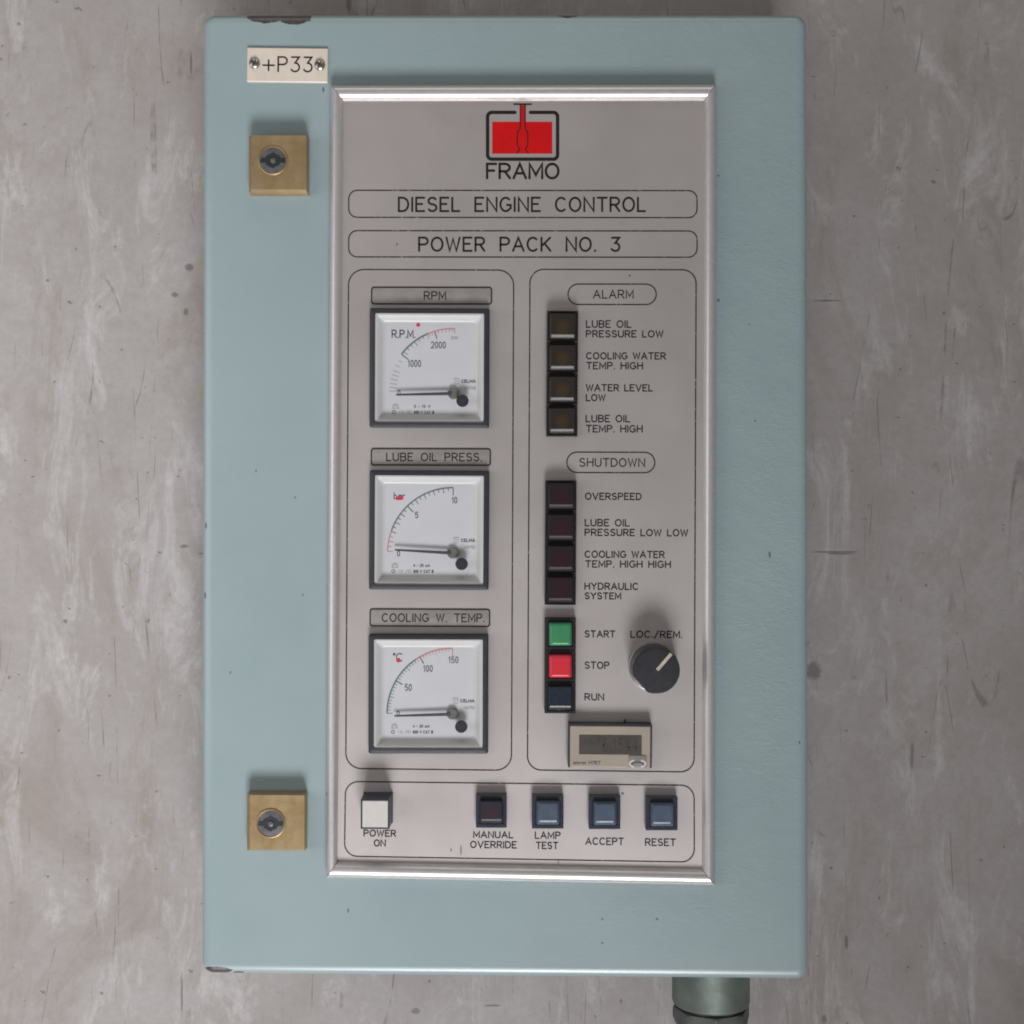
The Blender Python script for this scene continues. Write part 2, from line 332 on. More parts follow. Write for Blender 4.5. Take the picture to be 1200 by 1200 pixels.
# ---------------------------------------------------------------- engraving font (single strokes, cap height 1, y up)
def A(cx, cy, rx, ry, a0, a1, n=9): return [(cx+rx*math.cos(math.radians(a0+(a1-a0)*k/n)), cy+ry*math.sin(math.radians(a0+(a1-a0)*k/n))) for k in range(n+1)]
G = {
'A': (.74, [[(0, 0), (.37, 1), (.74, 0)], [(.13, .34), (.61, .34)]]),
'B': (.62, [[(0, 0), (0, 1), (.36, 1)]+A(.36, .76, .24, .24, 90, -90)+[(0, .52)], [(.36, .52)]+A(.36, .26, .26, .26, 90, -90)+[(0, 0)]]),
'C': (.70, [A(.37, .5, .37, .5, 48, 312, 16)]),
'D': (.66, [[(0, 0), (0, 1), (.26, 1)]+A(.26, .5, .40, .5, 90, -90, 12)+[(0, 0)]]),
'E': (.56, [[(.56, 1), (0, 1), (0, 0), (.56, 0)], [(0, .53), (.42, .53)]]),
'F': (.54, [[(.54, 1), (0, 1), (0, 0)], [(0, .53), (.42, .53)]]),
'G': (.72, [A(.37, .5, .37, .5, 48, 318, 16)+[(.72, .22), (.72, .46), (.46, .46)]]),
'H': (.64, [[(0, 0), (0, 1)], [(.64, 0), (.64, 1)], [(0, .53), (.64, .53)]]),
'I': (.02, [[(.01, 0), (.01, 1)]]),
'K': (.62, [[(0, 0), (0, 1)], [(.60, 1), (0, .36)], [(.20, .58), (.62, 0)]]),
'L': (.50, [[(0, 1), (0, 0), (.50, 0)]]),
'M': (.76, [[(0, 0), (0, 1), (.38, .22), (.76, 1), (.76, 0)]]),
'N': (.66, [[(0, 0), (0, 1), (.66, 0), (.66, 1)]]),
'O': (.76, [A(.38, .5, .38, .5, 90, 450, 20)]),
'P': (.60, [[(0, 0), (0, 1), (.34, 1)]+A(.34, .74, .26, .26, 90, -90)+[(0, .48)]]),
'R': (.62, [[(0, 0), (0, 1), (.34, 1)]+A(.34, .74, .26, .26, 90, -90)+[(0, .48)], [(.30, .48), (.62, 0)]]),
'S': (.60, [A(.30, .755, .27, .245, 32, 270, 10)+A(.30, .255, .29, .255, 90, -148, 10)]),
'T': (.64, [[(0, 1), (.64, 1)], [(.32, 1), (.32, 0)]]),
'U': (.64, [[(0, 1), (0, .30)]+A(.32, .30, .32, .30, 180, 360, 10)+[(.64, 1)]]),
'V': (.72, [[(0, 1), (.36, 0), (.72, 1)]]),
'W': (.92, [[(0, 1), (.23, 0), (.46, .9), (.69, 0), (.92, 1)]]),
'X': (.64, [[(0, 0), (.64, 1)], [(0, 1), (.64, 0)]]),
'Y': (.68, [[(0, 1), (.34, .48), (.68, 1)], [(.34, .48), (.34, 0)]]),
'0': (.50, [A(.25, .5, .25, .5, 90, 450, 18)]),
'1': (.26, [[(0, .74), (.20, 1), (.20, 0)]]),
'2': (.56, [A(.28, .71, .27, .29, 160, -28, 9)+[(0, 0), (.56, 0)]]),
'3': (.58, [[(.04, 1), (.54, 1), (.27, .60)]+A(.27, .30, .29, .30, 80, -150, 11)]),
'4': (.56, [[(.42, 0), (.42, 1), (0, .30), (.56, .30)]]),
'5': (.54, [[(.50, 1), (.08, 1), (.04, .54)]+A(.26, .32, .27, .32, 130, -145, 11)]),
'6': (.54, [A(.30, .5, .28, .5, 60, 180, 7)+A(.27, .30, .25, .30, 180, 520, 14)]),
'7': (.54, [[(0, 1), (.54, 1), (.16, 0)]]),
'8': (.54, [A(.27, .76, .22, .24, -90, 270, 14)+A(.27, .27, .26, .27, 90, -270, 14)]),
'.': (.04, [[(.01, .0), (.03, .04)]]),
'/': (.50, [[(0, -.14), (.50, 1.08)]]),
'+': (.76, [[(0, .42), (.76, .42)], [(.38, .06), (.38, .78)]]),
'-': (.36, [[(0, .45), (.36, .45)]]),
'*': (.22, [A(.11, .89, .11, .11, 0, 360, 10)]),
'b': (.44, [[(0, 1), (0, 0)], A(.22, .30, .22, .30, 180, -180, 12)]),
'a': (.44, [[(.44, .6), (.44, 0)], A(.22, .30, .22, .30, 0, 360, 12)]),
'r': (.30, [[(0, .6), (0, 0)], A(.20, .36, .20, .24, 180, 60, 6)]),
'o': (.46, [A(.23, .30, .23, .30, 0, 360, 12)]),
'm': (.70, [[(0, 0), (0, .6)], A(.175, .40, .175, .2, 180, 0, 6)+[(.35, 0)], A(.525, .40, .175, .2, 180, 0, 6)+[(.70, 0)]]),
'n': (.40, [[(0, 0), (0, .6)], A(.20, .40, .20, .2, 180, 0, 6)+[(.40, 0)]]),
}
def text(mb, s, x0, x1, ytop, ybot, wd, z=0, mi=0, gap=.27, space=.62):
    """fit the strokes of s between x0 and x1 (ink edges), cap height ytop..ybot, in local units"""
    pos = []; x = 0
    for ch in s:
        if ch == ' ': x += space; continue
        pos.append((ch, x)); x += G[ch][0]+gap
    tot = max(1e-3, x-gap); sx = (x1-x0-wd)/tot; h = ybot-ytop-wd
    for ch, px in pos:
        for pl in G[ch][1]:
            mb.ribbon([(x0+wd/2+(px+p[0])*sx, ybot-wd/2-p[1]*h) for p in pl], wd, z, mi)
def flat(): m = MB(); m.flat = True; return m

# ---------------------------------------------------------------- the surface under the cabinet
t = MB(); t.flat = True
t.rect(-1500, -1500, 1500, 1500, 0)
tb = build('worktop', t, 'worn_steel_sheet', at=(600, 600, -DEP))
tb['kind'] = 'structure'

# ---------------------------------------------------------------- the cabinet
cab = bpy.data.objects.new('control_cabinet', None); sc.collection.objects.link(cab)
cab.location = (0, 0, -DEP*S); cab.empty_display_size = 0.05
cab['label'] = 'pale turquoise steel control cabinet with silver gauge panel lying on worn metal sheet'; cab['category'] = 'control cabinet'
WM[cab.name] = Matrix.Translation(cab.location)

def quadmap(c, W, H):
    """map a ring point (in -W/2..W/2, -H/2..H/2) to a measured four-cornered outline"""
    TL, TR, BL, BR = [Vector(p) for p in c]
    def f(p):
        u = p[0]/W+.5; v = p[1]/H+.5
        q = TL*(1-u)*(1-v)+TR*u*(1-v)+BL*(1-u)*v+BR*u*v
        return (q.x-600, q.y-600, p[2])
    return f
dq = quadmap(((237.5, 15.5), (946, 15.5), (235.5, 1142), (948, 1149)), 710, 1130)
def dring(ins, z, r): return [dq(p) for p in rr(355-ins, 565-ins, max(1, r-ins), z, 8)]
d = MB()
prof = [(0, -26), (0, -9), (.3, -6.8), (1.2, -4.6), (2.6, -3.0), (4.4, -1.75), (6.4, -.85), (8.6, -.3), (11, -.03), (12, 0), (13, 0)]
d.loft([dring(i, z, 14) for i, z in prof], bottom=True)
door = build('door', d, 'powder_coat', cab, at=(600, 600, 0), label=None)
b = MB(); b.loft([dring(4, -DEP+.3, 10), dring(4, -26.4, 10)], bottom=True)
build('cabinet_body', b, 'powder_coat', cab, at=(600, 600, 0))

# nameplate with its two screws
npl = MB(); a_, b_ = 47.2, 20
npl.loft([rr(a_, b_, .8, 0), rr(a_, b_, .8, 2.4), rr(a_-.8, b_-.8, .6, 3), rr(a_-1.4, b_-1.4, .5, 3)])
plate = build('nameplate', npl, 'engraved_plate', cab, at=(336.8, 76, 3), rot=0.012)
# (placed by its upper face; drop it so that its underside touches the door)
def drop(o, z):
    m = WM[o.name].copy(); m.translation.z = z*S; WM[o.name] = m; o.matrix_basis = WM[o.parent.name].inverted() @ m
drop(plate, 0)
tx = flat(); text(tx, '+P33', -29.5, 30, -10, 8.8, 1.9, 3.15)
kid('lettering', tx, 'ink', plate, 'engraved characters "+P33"')
for sx in (-1, 1):
    s_ = MB(); s_.loft([circ(6.6, 0, 24), circ(6.4, 1.2, 24), circ(5.2, 2.6, 24), circ(3.2, 3.4, 24), circ(.8, 3.7, 24)])
    scr = kid('screw', s_, 'screw_metal', plate, off=(sx*38.2-.3, -.5+sx*.5, 3.02))
    # cross slot cut as dark bars belongs to the screw's own mesh
    sl = MB()
    for an in (.5, .5+math.pi/2):
        c_, s2 = math.cos(an)*4.2, math.sin(an)*4.2
        sl.flat = True; sl.ribbon([(-c_, -s2), (c_, s2)], 1.3, 3.9)
    me2 = bpy.data.meshes.new('screw')
    base = scr.data; nv = len(base.vertices)
    bm = bmesh.new(); bm.from_mesh(base)
    vs2 = [bm.verts.new((x*S, -y*S, z*S)) for x, y, z in sl.v]
    for f in sl.f:
        ff = bm.faces.new([vs2[i] for i in f]); ff.material_index = 1
        if ff.normal.z < 0: ff.normal_flip()
    bm.to_mesh(base); bm.free(); base.materials.append(MAT['slot_dark'])

# two brass quarter-turn locks
def lock(x, y, ox, oy, rot):
    m = MB(); m.loft([rr(34, 33.5, 1, 0), rr(34, 33.5, 1, 14), rr(31.6, 31.2, .8, 20, cx=1.9, cy=-.9), rr(31, 30.6, .8, 20, cx=1.9, cy=-.9)])
    L = build('lock', m, 'dull_brass', cab, at=(x, y, 10), rot=rot); drop(L, 0)
    m = MB()
    m.loft([circ(17.2, 20.02), circ(17.0, 21.0), circ(15.8, 21.6), circ(15.4, 20.8), circ(14.9, 20.6)], mi=1)
    m.loft([circ(15.0, 20.7), circ(14.6, 21.2), circ(14.0, 21.3)], mi=0)
    cy = kid('lock_cylinder', m, ['zinc_grey', 'dull_brass'], L, off=(ox, oy, 0))
    m = flat(); m.rect(-14.3, -2.9, 14.3, 2.9, 21.50)
    m.face(m.add([(9.4*math.cos(math.pi*k/3+math.pi/6), 9.4*math.sin(math.pi*k/3+math.pi/6), 21.56) for k in range(6)]))
    kid('key_slot', m, 'dark_zinc', L, off=(ox, oy, 0))
    m = MB(); m.loft([circ(3.4, 21.58, 18), circ(3.0, 22.6, 18), circ(1.6, 23, 18)])
    kid('key_pin', m, 'zinc_grey', L, off=(ox+.5, oy+.3, 0))
lock(326.8, 193.8, -5, -3, 0.0)
lock(324.6, 962, -5.5, .5, 0.004)

# ---------------------------------------------------------------- panel and its frame
def up(x, y, z): f = 1-z/D; return ((x-600)*f, (y-600)*f)
OUT = [(388.5, 103), (838, 102), (383.5, 1025.5), (836.5, 1034.5)]      # TL TR BL BR at the door
INN = [(402, 118.5), (825.6, 118), (395.6, 1009.5), (822.4, 1018)]      # inner edge, at panel height
m = MB()
io = [up(*p, PZ) for p in INN]
pc = [(io[0][0]-6, io[0][1]-6), (io[1][0]+6, io[1][1]-6), (io[3][0]+6, io[3][1]+6), (io[2][0]-6, io[2][1]+6)]
m.loft([[(x, y, 0.2) for x, y in pc], [(x, y, PZ) for x, y in pc]])
panel = build('control_panel', m, 'brushed_panel', cab, wmat=Matrix.Identity(4), smooth=False)
fr = MB(); m = fr
prof = [(0, 0.0), (0, 8), (.03, 11), (.10, 14), (.20, 16.2), (.34, 17.6), (.50, 18), (.64, 17.6), (.78, 16.2), (.90, 13.6), (.97, 11.2), (1, 9.6), (1, 8.8)]
oo = [(p[0]-600, p[1]-600) for p in OUT]; ii = io
m2 = MB(); pts = [(-10, -10)]
frame = None
for k, (p, q) in enumerate(((0, 1), (1, 3), (3, 2), (2, 0))):
    m = MB(); rings = []
    sh = .35
    dx, dy = oo[q][0]-oo[p][0], oo[q][1]-oo[p][1]; ln = math.hypot(dx, dy); dx, dy = dx/ln*sh, dy/ln*sh
    A_ = [(oo[p][0]+(ii[p][0]-oo[p][0])*t_+dx, oo[p][1]+(ii[p][1]-oo[p][1])*t_+dy, z) for t_, z in prof]
    B_ = [(oo[q][0]+(ii[q][0]-oo[q][0])*t_-dx, oo[q][1]+(ii[q][1]-oo[q][1])*t_-dy, z) for t_, z in prof]
    m.loft([A_, B_], top=True, bottom=True, closed=True)
    build('frame_strip', m, 'satin_aluminium', panel, wmat=Matrix.Identity(4))

# engraved outlines
def outline(x0, y0, x1, y1, r, rot, wd=1.5, mat='thin_ink', name='engraved_line'):
    m = flat(); cx, cy = (x0+x1)/2, (y0+y1)/2
    m.ribbon([(p[0], p[1]) for p in rr((x1-x0)/2, (y1-y0)/2, r, 0, 8)], wd, 0.10, closed=True)
    return build(name, m, mat, panel, at=(cx, cy, PZ), rot=rot)
outline(409.8, 223.3, 815.7, 254.8, 10, 0.001)
outline(409.8, 270.6, 815.7, 301.2, 10, 0.001)
def poly_outline(c, r, wd=1.5):
    W, H = c[1][0]-c[0][0], c[2][1]-c[0][1]; f = quadmap(c, W, H); m = flat()
    m.ribbon([f(p)[:2] for p in rr(W/2, H/2, r, 0, 8)], wd, 0.10, closed=True)
    build('engraved_line', m, 'thin_ink', panel, at=(600, 600, PZ))
poly_outline(((409.6, 317.3), (602, 318.2), (406.3, 898.8), (599.3, 901)), 18)
poly_outline(((621, 317.2), (814.6, 317.8), (618, 900.5), (812.2, 903)), 16)
poly_outline(((406, 914), (812.2, 918.5), (404.8, 1001), (812.5, 1008)), 15)
outline(666, 333, 768.7, 356.8, 11.8, 0.001)
outline(664.6, 530, 767, 553.8, 11.8, 0.003)
# engraved words
def word(s, x0, x1, y0, y1, wd=1.35, mat='ink', **kw):
    m = flat(); cx, cy = (x0+x1)/2, (y0+y1)/2
    text(m, s, x0-cx, x1-cx, y0-cy, y1-cy, wd, 0.12, **kw)
    build('lettering', m, mat, panel, at=(cx, cy, PZ), rot=tilt(cy), label='engraved words "%s"' % s)
word('DIESEL ENGINE CONTROL', 467, 756.3, 230.6, 248.6, 2.4, space=.85)
word('POWER PACK NO. 3', 490.6, 726.8, 277.4, 295.2, 2.4, space=.85)
word('ALARM', 695, 742.4, 339.6, 350); word('SHUTDOWN', 679, 755.8, 536.8, 547.2)
for s, x0, x1, y0, y1 in (
    ('LUBE OIL', 686.7, 740, 375.3, 384.3), ('PRESSURE LOW', 686.7, 777.3, 387, 395.6), ('COOLING WATER', 687, 780.2, 412.8, 421.4),
    ('TEMP. HIGH', 687, 753.5, 424.2, 433), ('WATER LEVEL', 686.7, 765, 450.2, 458.8), ('LOW', 686.5, 709.7, 461.8, 470.3),
    ('LUBE OIL', 686.3, 738.5, 486.2, 495), ('TEMP. HIGH', 686.7, 753, 498, 507),
    ('OVERSPEED', 685.7, 751.8, 577.4, 586), ('LUBE OIL', 685.3, 737.8, 608.2, 617), ('PRESSURE LOW LOW', 685.3, 806.2, 619.8, 628.5),
    ('COOLING WATER', 685.3, 778.8, 645.4, 654), ('TEMP. HIGH HIGH', 686, 786, 656.8, 665.5), ('HYDRAULIC', 685, 748.2, 682.8, 691.4),
    ('SYSTEM', 685, 728, 694.2, 702.5), ('START', 685, 721, 738.7, 747.2), ('STOP', 685, 714.2, 775.2, 784), ('RUN', 685, 708, 812.4, 821),
    ('LOC./REM.', 738.8, 799.6, 739, 747.7), ('POWER', 426, 464.2, 972.2, 980.6), ('ON', 438, 452.2, 983.6, 992.2),
    ('MANUAL', 554.6, 601.6, 974, 982.3), ('OVERRIDE', 551, 605.6, 985.5, 994.2), ('LAMP', 626.7, 657, 974.4, 983.2), ('TEST', 628, 654.2, 986.4, 995.2),
    ('ACCEPT', 686, 731, 981.4, 990.4), ('RESET', 756, 792, 982.4, 991.5)):
    word(s, x0, x1, y0, y1, 1.45)
# inserts over the gauges
for s, bx, tx_, lab in (('RPM', (436, 337, 575.6, 356.2), (496.6, 522.8, 341.4, 351.6), 'RPM'),
                   ('LUBE OIL PRESS.', (435.6, 526, 574.2, 545), (452.8, 564.6, 530.6, 540.6), ''),
                   ('COOLING W. TEMP.', (434.2, 714, 573.4, 733.6), (447.6, 567.8, 718.8, 729), '')):
    cx, cy = (bx[0]+bx[2])/2, (bx[1]+bx[3])/2; hw, hh = (bx[2]-bx[0])/2, (bx[3]-bx[1])/2
    m = MB(); m.loft([rr(hw, hh, 3, 0), rr(hw, hh, 3, .5), rr(hw-.3, hh-.3, 2.8, .6)])
    ins = build('label_insert', m, 'insert_card', panel, at=(cx, cy, PZ), rot=tilt(cy)*.6, label='darker inset label strip reading "%s"' % s)
    m = flat(); m.ribbon([(p[0], p[1]) for p in rr(hw, hh, 3, 0, 6)], 1.5, .72, closed=True)
    text(m, s, tx_[0]-cx, tx_[1]-cx, tx_[2]-cy, tx_[3]-cy, 1.35, .74, space=.75)
    me = m
    bm = bmesh.new(); bm.from_mesh(ins.data)     # print and border are part of the insert itself
    vv = [bm.verts.new((x*S, -y*S, z*S)) for x, y, z in m.v]
    for f in m.f:
        ff = bm.faces.new([vv[i] for i in f]); ff.material_index = 1; ff.normal_update()
        if ff.normal.z < 0: ff.normal_flip()
    bm.to_mesh(ins.data); bm.free(); ins.data.materials.append(MAT['ink'])

# emblem
m = flat()
LX, LY = 612.3, 160
def e(pts, wd, mi=0, z=.12, closed=False): m.ribbon([(x-LX, y-LY) for x, y in pts], wd, z, mi, closed)
m.rect(577-LX, 142.8-LY, 647-LX, 180-LY, .10, 1)
ol = [(603.5, 131.9)]
def cor(cx, cy, r, a0, a1): return [(cx+r*math.cos(math.radians(a0+(a1-a0)*k/6)), cy+r*math.sin(math.radians(a0+(a1-a0)*k/6))) for k in range(7)]
ol += cor(576.6, 136.9, 5, -90, -180)+cor(576.6, 181.4, 5, 180, 90)+cor(648.2, 181.4, 5, 90, 0)+cor(648.2, 136.9, 5, 0, -90)+[(621.5, 131.9)]
e(ol, 4.0)
e([(602.5, 122.3), (622.5, 122.3)], 1.9)
m.face(m.add([(x-LX, y-LY, .11) for x, y in ((609.8, 123.5), (615.2, 123.5), (615.2, 146), (609.8, 146))]), 1)
e([(609.8, 123), (609.8, 150), (606.2, 155.5), (606.2, 170), (609, 175), (605.8, 179)], 1.5, z=.16)
e([(615.4, 123), (615.4, 150), (618.4, 155.5), (618.4, 170), (615.6, 175), (618.8, 179)], 1.5, z=.16)
build('emblem', m, ['ink', 'emblem_red'], panel, at=(LX, LY, PZ), label='red and black tank emblem')
m = flat(); text(m, 'FRAMO', -43, 43, -10, 9.6, 2.9, .12, gap=.22); build('lettering', m, 'ink', panel, at=(612.6, 200.7, PZ), label='large maker name under the emblem')

# ---------------------------------------------------------------- gauges
def gauge(cx, cy, pv, kind, lab, rot):
    bw, bh = 69.3, 69.2
    m = MB()
    m.loft([rr(bw, bh, 2.5, 0), rr(bw, bh, 2.5, 8.8), rr(bw-.8, bh-.8, 2.2, 10.0), rr(bw-1.6, bh-1.6, 2, 10.5), rr(63.2, 63.2, 1.5, 10.5), rr(63, 63, 1.5, 9.0)], top=False)
    g = build('gauge', m, 'bezel_plastic', cab, at=(cx, cy, PZ), rot=rot, label=lab)
    m = MB()
    m.loft([rr(63, 63, 1.5, 8.9), rr(61, 61, 2, 8.9), rr(60.4, 60.4, 2, 8.6), rr(56.2, 56.2, 4, 2.8), rr(55, 55, 4, 1.6), rr(53.6, 53.6, 4, 1.05), rr(52, 52, 4, .97)], top=False)
    kid('dial_surround', m, 'surround_white', g)
    m = flat(); m.face(m.add(rr(56, 56, 3, .9))); kid('dial', m, 'dial_white', g)
    px, py = pv[0]-cx, pv[1]-cy
    R = 76.0
    def pol(r, a): return (px-r*math.cos(math.radians(a)), py-r*math.sin(math.radians(a)))   # 0 = left, 90 = up
    m = flat()   # 0 green 1 red 2 print 3 faint
    def arc(a0, a1, mi, wd=1.5, r=R): m.ribbon([pol(r, a0+(a1-a0)*k/24) for k in range(25)], wd, 1.05, mi, caps=False)
    def tick(a, ln, mi, wd=.8, r=R): m.ribbon([pol(r, a), pol(r-ln, a)], wd, 1.12, mi, caps=False)
    nums = []
    def num(*a):
        q = flat(); text(q, *a); nums.append(q)
    tu = flat(); tm = flat(); ts = flat()
    if kind == 'rpm':
        for k, a in enumerate([2, 5.5, 9, 13, 17, 21, 26, 31]): tick(a, 8 if k < 6 else 5, 3, .8, R-1)
        arc(37, 67, 0, 1.9); tick(37, 10, 2, 1.0); arc(67, 91, 1, 1.1)
        for k in range(7): tick(40+k*4.3, 4 if k % 3 else 6, 0 if k < 6 else 1, .7)
        for a in (68, 70.5, 76, 79.5, 83, 86, 89): tick(a, 4, 1, .8)
        tick(73, 9, 2, 1.1); tick(91, 6, 1)
        num('1000', 478-cx, 493.6-cx, 422-cy, 430.4-cy, .95, 1.15); num('2000', 504.8-cx, 522.3-cx, 400.6-cy, 408.6-cy, .95, 1.15)
        text(tu, 'R.P.M.', 459-cx, 487-cx, 387-cy, 396.8-cy, 1.35, 1.15, gap=.24)
        num('3000', 528-cx, 536.5-cx, 394.6-cy, 398-cy, .5, 1.15, 1)
        m.disc(490-cx, 381.2-cy, 2.3, 1.2, 4)
        z0 = (468, 460.5); model = 'P572B'; rng = '0 - 10 V'
    elif kind == 'bar':
        arc(1, 20, 1, 1.3); arc(20, 90, 0, 1.7)
        for k in range(0, 21): 
            a = 1+k*4.45
            if k not in (10, 20): tick(a, 6 if k % 2 == 0 else 4, 1 if k < 4 else 2, .75)
        tick(45.5, 10, 2, 1.0); tick(90, 9, 2, 1.0)
        num('5', 486.2-cx, 490.4-cx, 600-cy, 607.4-cy, .95, 1.15); num('10', 529-cx, 535.6-cx, 582.4-cy, 590-cy, .95, 1.15)
        text(tu, 'bar', 461.4-cx, 474.8-cx, 577.3-cy, 585.6-cy, .95, 1.15)
        m.face(m.add([(x-cx, y-cy, 1.2) for x, y in ((463.5, 585), (466, 582.2), (471.5, 581.6), (473, 583.5), (471, 586.3), (465, 586.6))]), 4)
        z0 = (467.5, 648.6); model = 'N2752'; rng = '4 - 20 mA'
    else:
        arc(0, 56, 0, 1.8); arc(56, 90, 1, 1.6)
        for k in range(0, 31):
            if k in (10, 20, 30): continue
            tick(k*3, 6 if k % 5 == 0 else 4, 0 if k < 19 else 1, .7)
        tick(30, 9, 2, 1.1); tick(60, 9, 2, 1.1); tick(90, 9, 1, 1.0)
        num('50', 474.5-cx, 482.8-cx, 801.6-cy, 809.6-cy, .95, 1.15); num('100', 496-cx, 507.2-cx, 779.6-cy, 787.4-cy, .95, 1.15)
        num('150', 525.4-cx, 537-cx, 769.4-cy, 777.2-cy, .95, 1.15)
        text(tu, '*C', 460.5-cx, 472.4-cx, 765.5-cy, 775.8-cy, 1.1, 1.15, gap=.16)
        m.disc(467-cx, 774-cy, 2.5, 1.2, 4)
        z0 = (467, 836); model = 'N2752'; rng = '4 - 20 mA'
    kid('scale', m, ['dial_green', 'dial_red', 'dial_print', 'faint_print', 'signal_red'], g)
    num('0', z0[0]-cx-1.8, z0[0]-cx+1.8, z0[1]-cy-3.4, z0[1]-cy+3.4, .9, 1.15)
    # maker's mark, model line, and the small specification lines
    qx, qy = px, py
    tm.ribbon([(qx+.8, qy-18), (qx+6.6, qy-18), (qx+6, qy-12.4), (qx+3.6, qy-11), (qx+1.4, qy-12.4)], .75, 1.15, 1, closed=True)
    tm.ribbon([(qx+2.6, qy-16), (qx+5, qy-16)], .6, 1.15, 1); tm.ribbon([(qx+3.8, qy-16), (qx+3.8, qy-13)], .6, 1.15, 1)
    text(tm, 'CELMA', qx+9, qx+26, qy-16.6, qy-12.8, .8, 1.15, 0); text(tm, model, qx+13.5, qx+26.5, qy-8.4, qy-5, .62, 1.15, 1)
    bx, by = qx-71, qy+15
    ts.ribbon([(bx, by+2.2), (bx+3.6, by-2), (bx+7.2, by+2.2)], .8, 1.15, 1, closed=True); ts.ribbon(A(bx+3.6, by, 3.2, 2.6, 180, 360, 8), .7, 1.15, 1)
    ts.ribbon(A(bx+1.8, by+6.6, 1.9, 1.9, 0, 360, 10), .7, 1.15, 0); text(ts, '1.5', bx+7.5, bx+13, by+5.2, by+8.4, .55, 1.15, 1)
    ts.ribbon([(bx+16, by+8.3), (bx+18, by+5), (bx+19.6, by+8.3)], .55, 1.15, 1); text(ts, '11', bx+19, bx+22.5, by+4.8, by+8.6, .6, 1.15, 1)
    text(ts, rng, qx-46, qx-26.5, by-1.8, by+1.6, .62, 1.15, 0); text(ts, '600 V CAT III', qx-46, qx-22.4, by+4.9, by+8.6, .68, 1.15, 0)
    for q_ in nums+[tu, tm, ts]: kid('lettering', q_, ['dial_print', 'faint_print'], g)
    return g, (px, py)
def needle(g, p, tip, bs):
    px, py = p; m = MB(); z = 5.4
    dx, dy = tip[0]-px, tip[1]-py; ln = math.hypot(dx, dy); dx /= ln; dy /= ln; nx, ny = -dy, dx
    def q(t_, s_, zz): return (px+dx*t_+nx*s_, py+dy*t_+ny*s_, zz)
    m.loft([[q(2, 1.9, z), q(2, -1.9, z), q(2, -1.9, z+.7), q(2, 1.9, z+.7)], [q(ln*.55, 1.5, z), q(ln*.55, -1.5, z), q(ln*.55, -1.5, z+.7), q(ln*.55, 1.5, z+.7)],
            [q(ln, 1.0, z), q(ln, -1.0, z), q(ln, -1.0, z+.7), q(ln, 1.0, z+.7)]], bottom=True)
    kid('pointer', m, 'needle_grey', g)
    m = MB(); m.loft([circ(6.5, .95, 28, px, py), circ(6.5, 4.6, 28, px, py), circ(5.9, 5.2, 28, px, py), circ(5.4, 5.2, 28, px, py)]); kid('pivot', m, 'hub_grey', g)
    m = MB(); m.face(m.add(rr(63, 63, 1.5, 9.35))); m.flat = True; kid('clear_cover', m, 'clear_cover', g)
    m = MB(); m.loft([circ(7.2, 9.4, 28, *bs), circ(7.2, 11.6, 28, *bs), circ(6.6, 12.2, 28, *bs), circ(6.0, 12.2, 28, *bs)])
    m.loft([rr(3.2, .7, .1, 12.22, 2, *bs), rr(3.2, .7, .1, 12.3, 2, *bs)], mi=1)
    kid('adjusting_screw', m, ['black_plastic', 'slot_dark'], g)
for args, tip, bs in (((503.8, 432, (531.4, 461.3), 'rpm', 'gauge with R.P.M. dial scaled to 2000', .004), (465, 463), (542.3, 470.2)),
                      ((503.4, 621, (530.7, 647.6), 'bar', 'gauge with bar dial scaled to 10', .006), (463.5, 644.2), (541.4, 660)),
                      ((502.5, 812, (530, 835.8), 'temp', 'gauge with degrees dial scaled to 150', .002), (463, 838), (540.8, 849.5))):
    g, p = gauge(*args); needle(g, p, (tip[0]-args[0], tip[1]-args[1]), (bs[0]-args[0], bs[1]-args[1]))

# ---------------------------------------------------------------- lamps and push buttons
def button(name, cx, cy, hw, hh, hmat, cmat, label, capw=12.6, caph=12.8, ht=11.5, ct=18, rot=0., slope=0):
    """square housing; a raised cap with sloped edges. (cx, cy) is the middle of the housing"""
    m = MB(); m.loft([rr(hw, hh, .8, 0), rr(hw, hh, .8, ht-.8), rr(hw-.8, hh-.8, .8, ht), rr(capw+2.2, caph+2.2, 1.5, ht), rr(capw+1.9, caph+1.9, 1.5, ht-1.2)], top=True)
    h = build(name, m, hmat, cab, at=(cx, cy, PZ), rot=rot, label=label)
    m = MB()
    if 'lamp' in name or slope:     # cap with a wide sloped lower edge
        sl = 4.6 if not slope else slope
        m.loft([rr(capw+.6, caph+.6, 1.6, ht-2.9), rr(capw+.5, caph+.5, 1.6, ct-3.0), rr(capw+.1, caph+.1, 1.4, ct-2.3), rr(capw-.6-(1 if slope else 0), caph-sl/2-(1 if slope else 0), 1.2+(1.6 if slope else 0), ct-.15, cy=-sl/2+.4), rr(capw-1.2-(1.5 if slope else 0), caph-sl/2-.5-(1.5 if slope else 0), 1.0+(1.4 if slope else 0), ct, cy=-sl/2+.4), rr(capw-1.8-(1.8 if slope else 0), caph-sl/2-1-(1.8 if slope else 0), 1.0+(1.2 if slope else 0), ct, cy=-sl/2+.4)])
    else:
        m.loft([rr(capw+.6, caph+.6, 2.2, ht-2.9), rr(capw+.4, caph+.4, 2.2, ct-3.2), rr(capw-.2, caph-.2, 2.4, ct-2.0), rr(capw-1.2, caph-1.4, 2.6, ct-.7), rr(capw-2.4, caph-2.6, 2.6, ct-.1), rr(capw-3.4, caph-3.6, 2.2, ct-.1)])
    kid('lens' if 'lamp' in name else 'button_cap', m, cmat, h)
    return h
ALARM = ['LUBE OIL PRESSURE LOW', 'COOLING WATER TEMP. HIGH', 'WATER LEVEL LOW', 'LUBE OIL TEMP. HIGH']
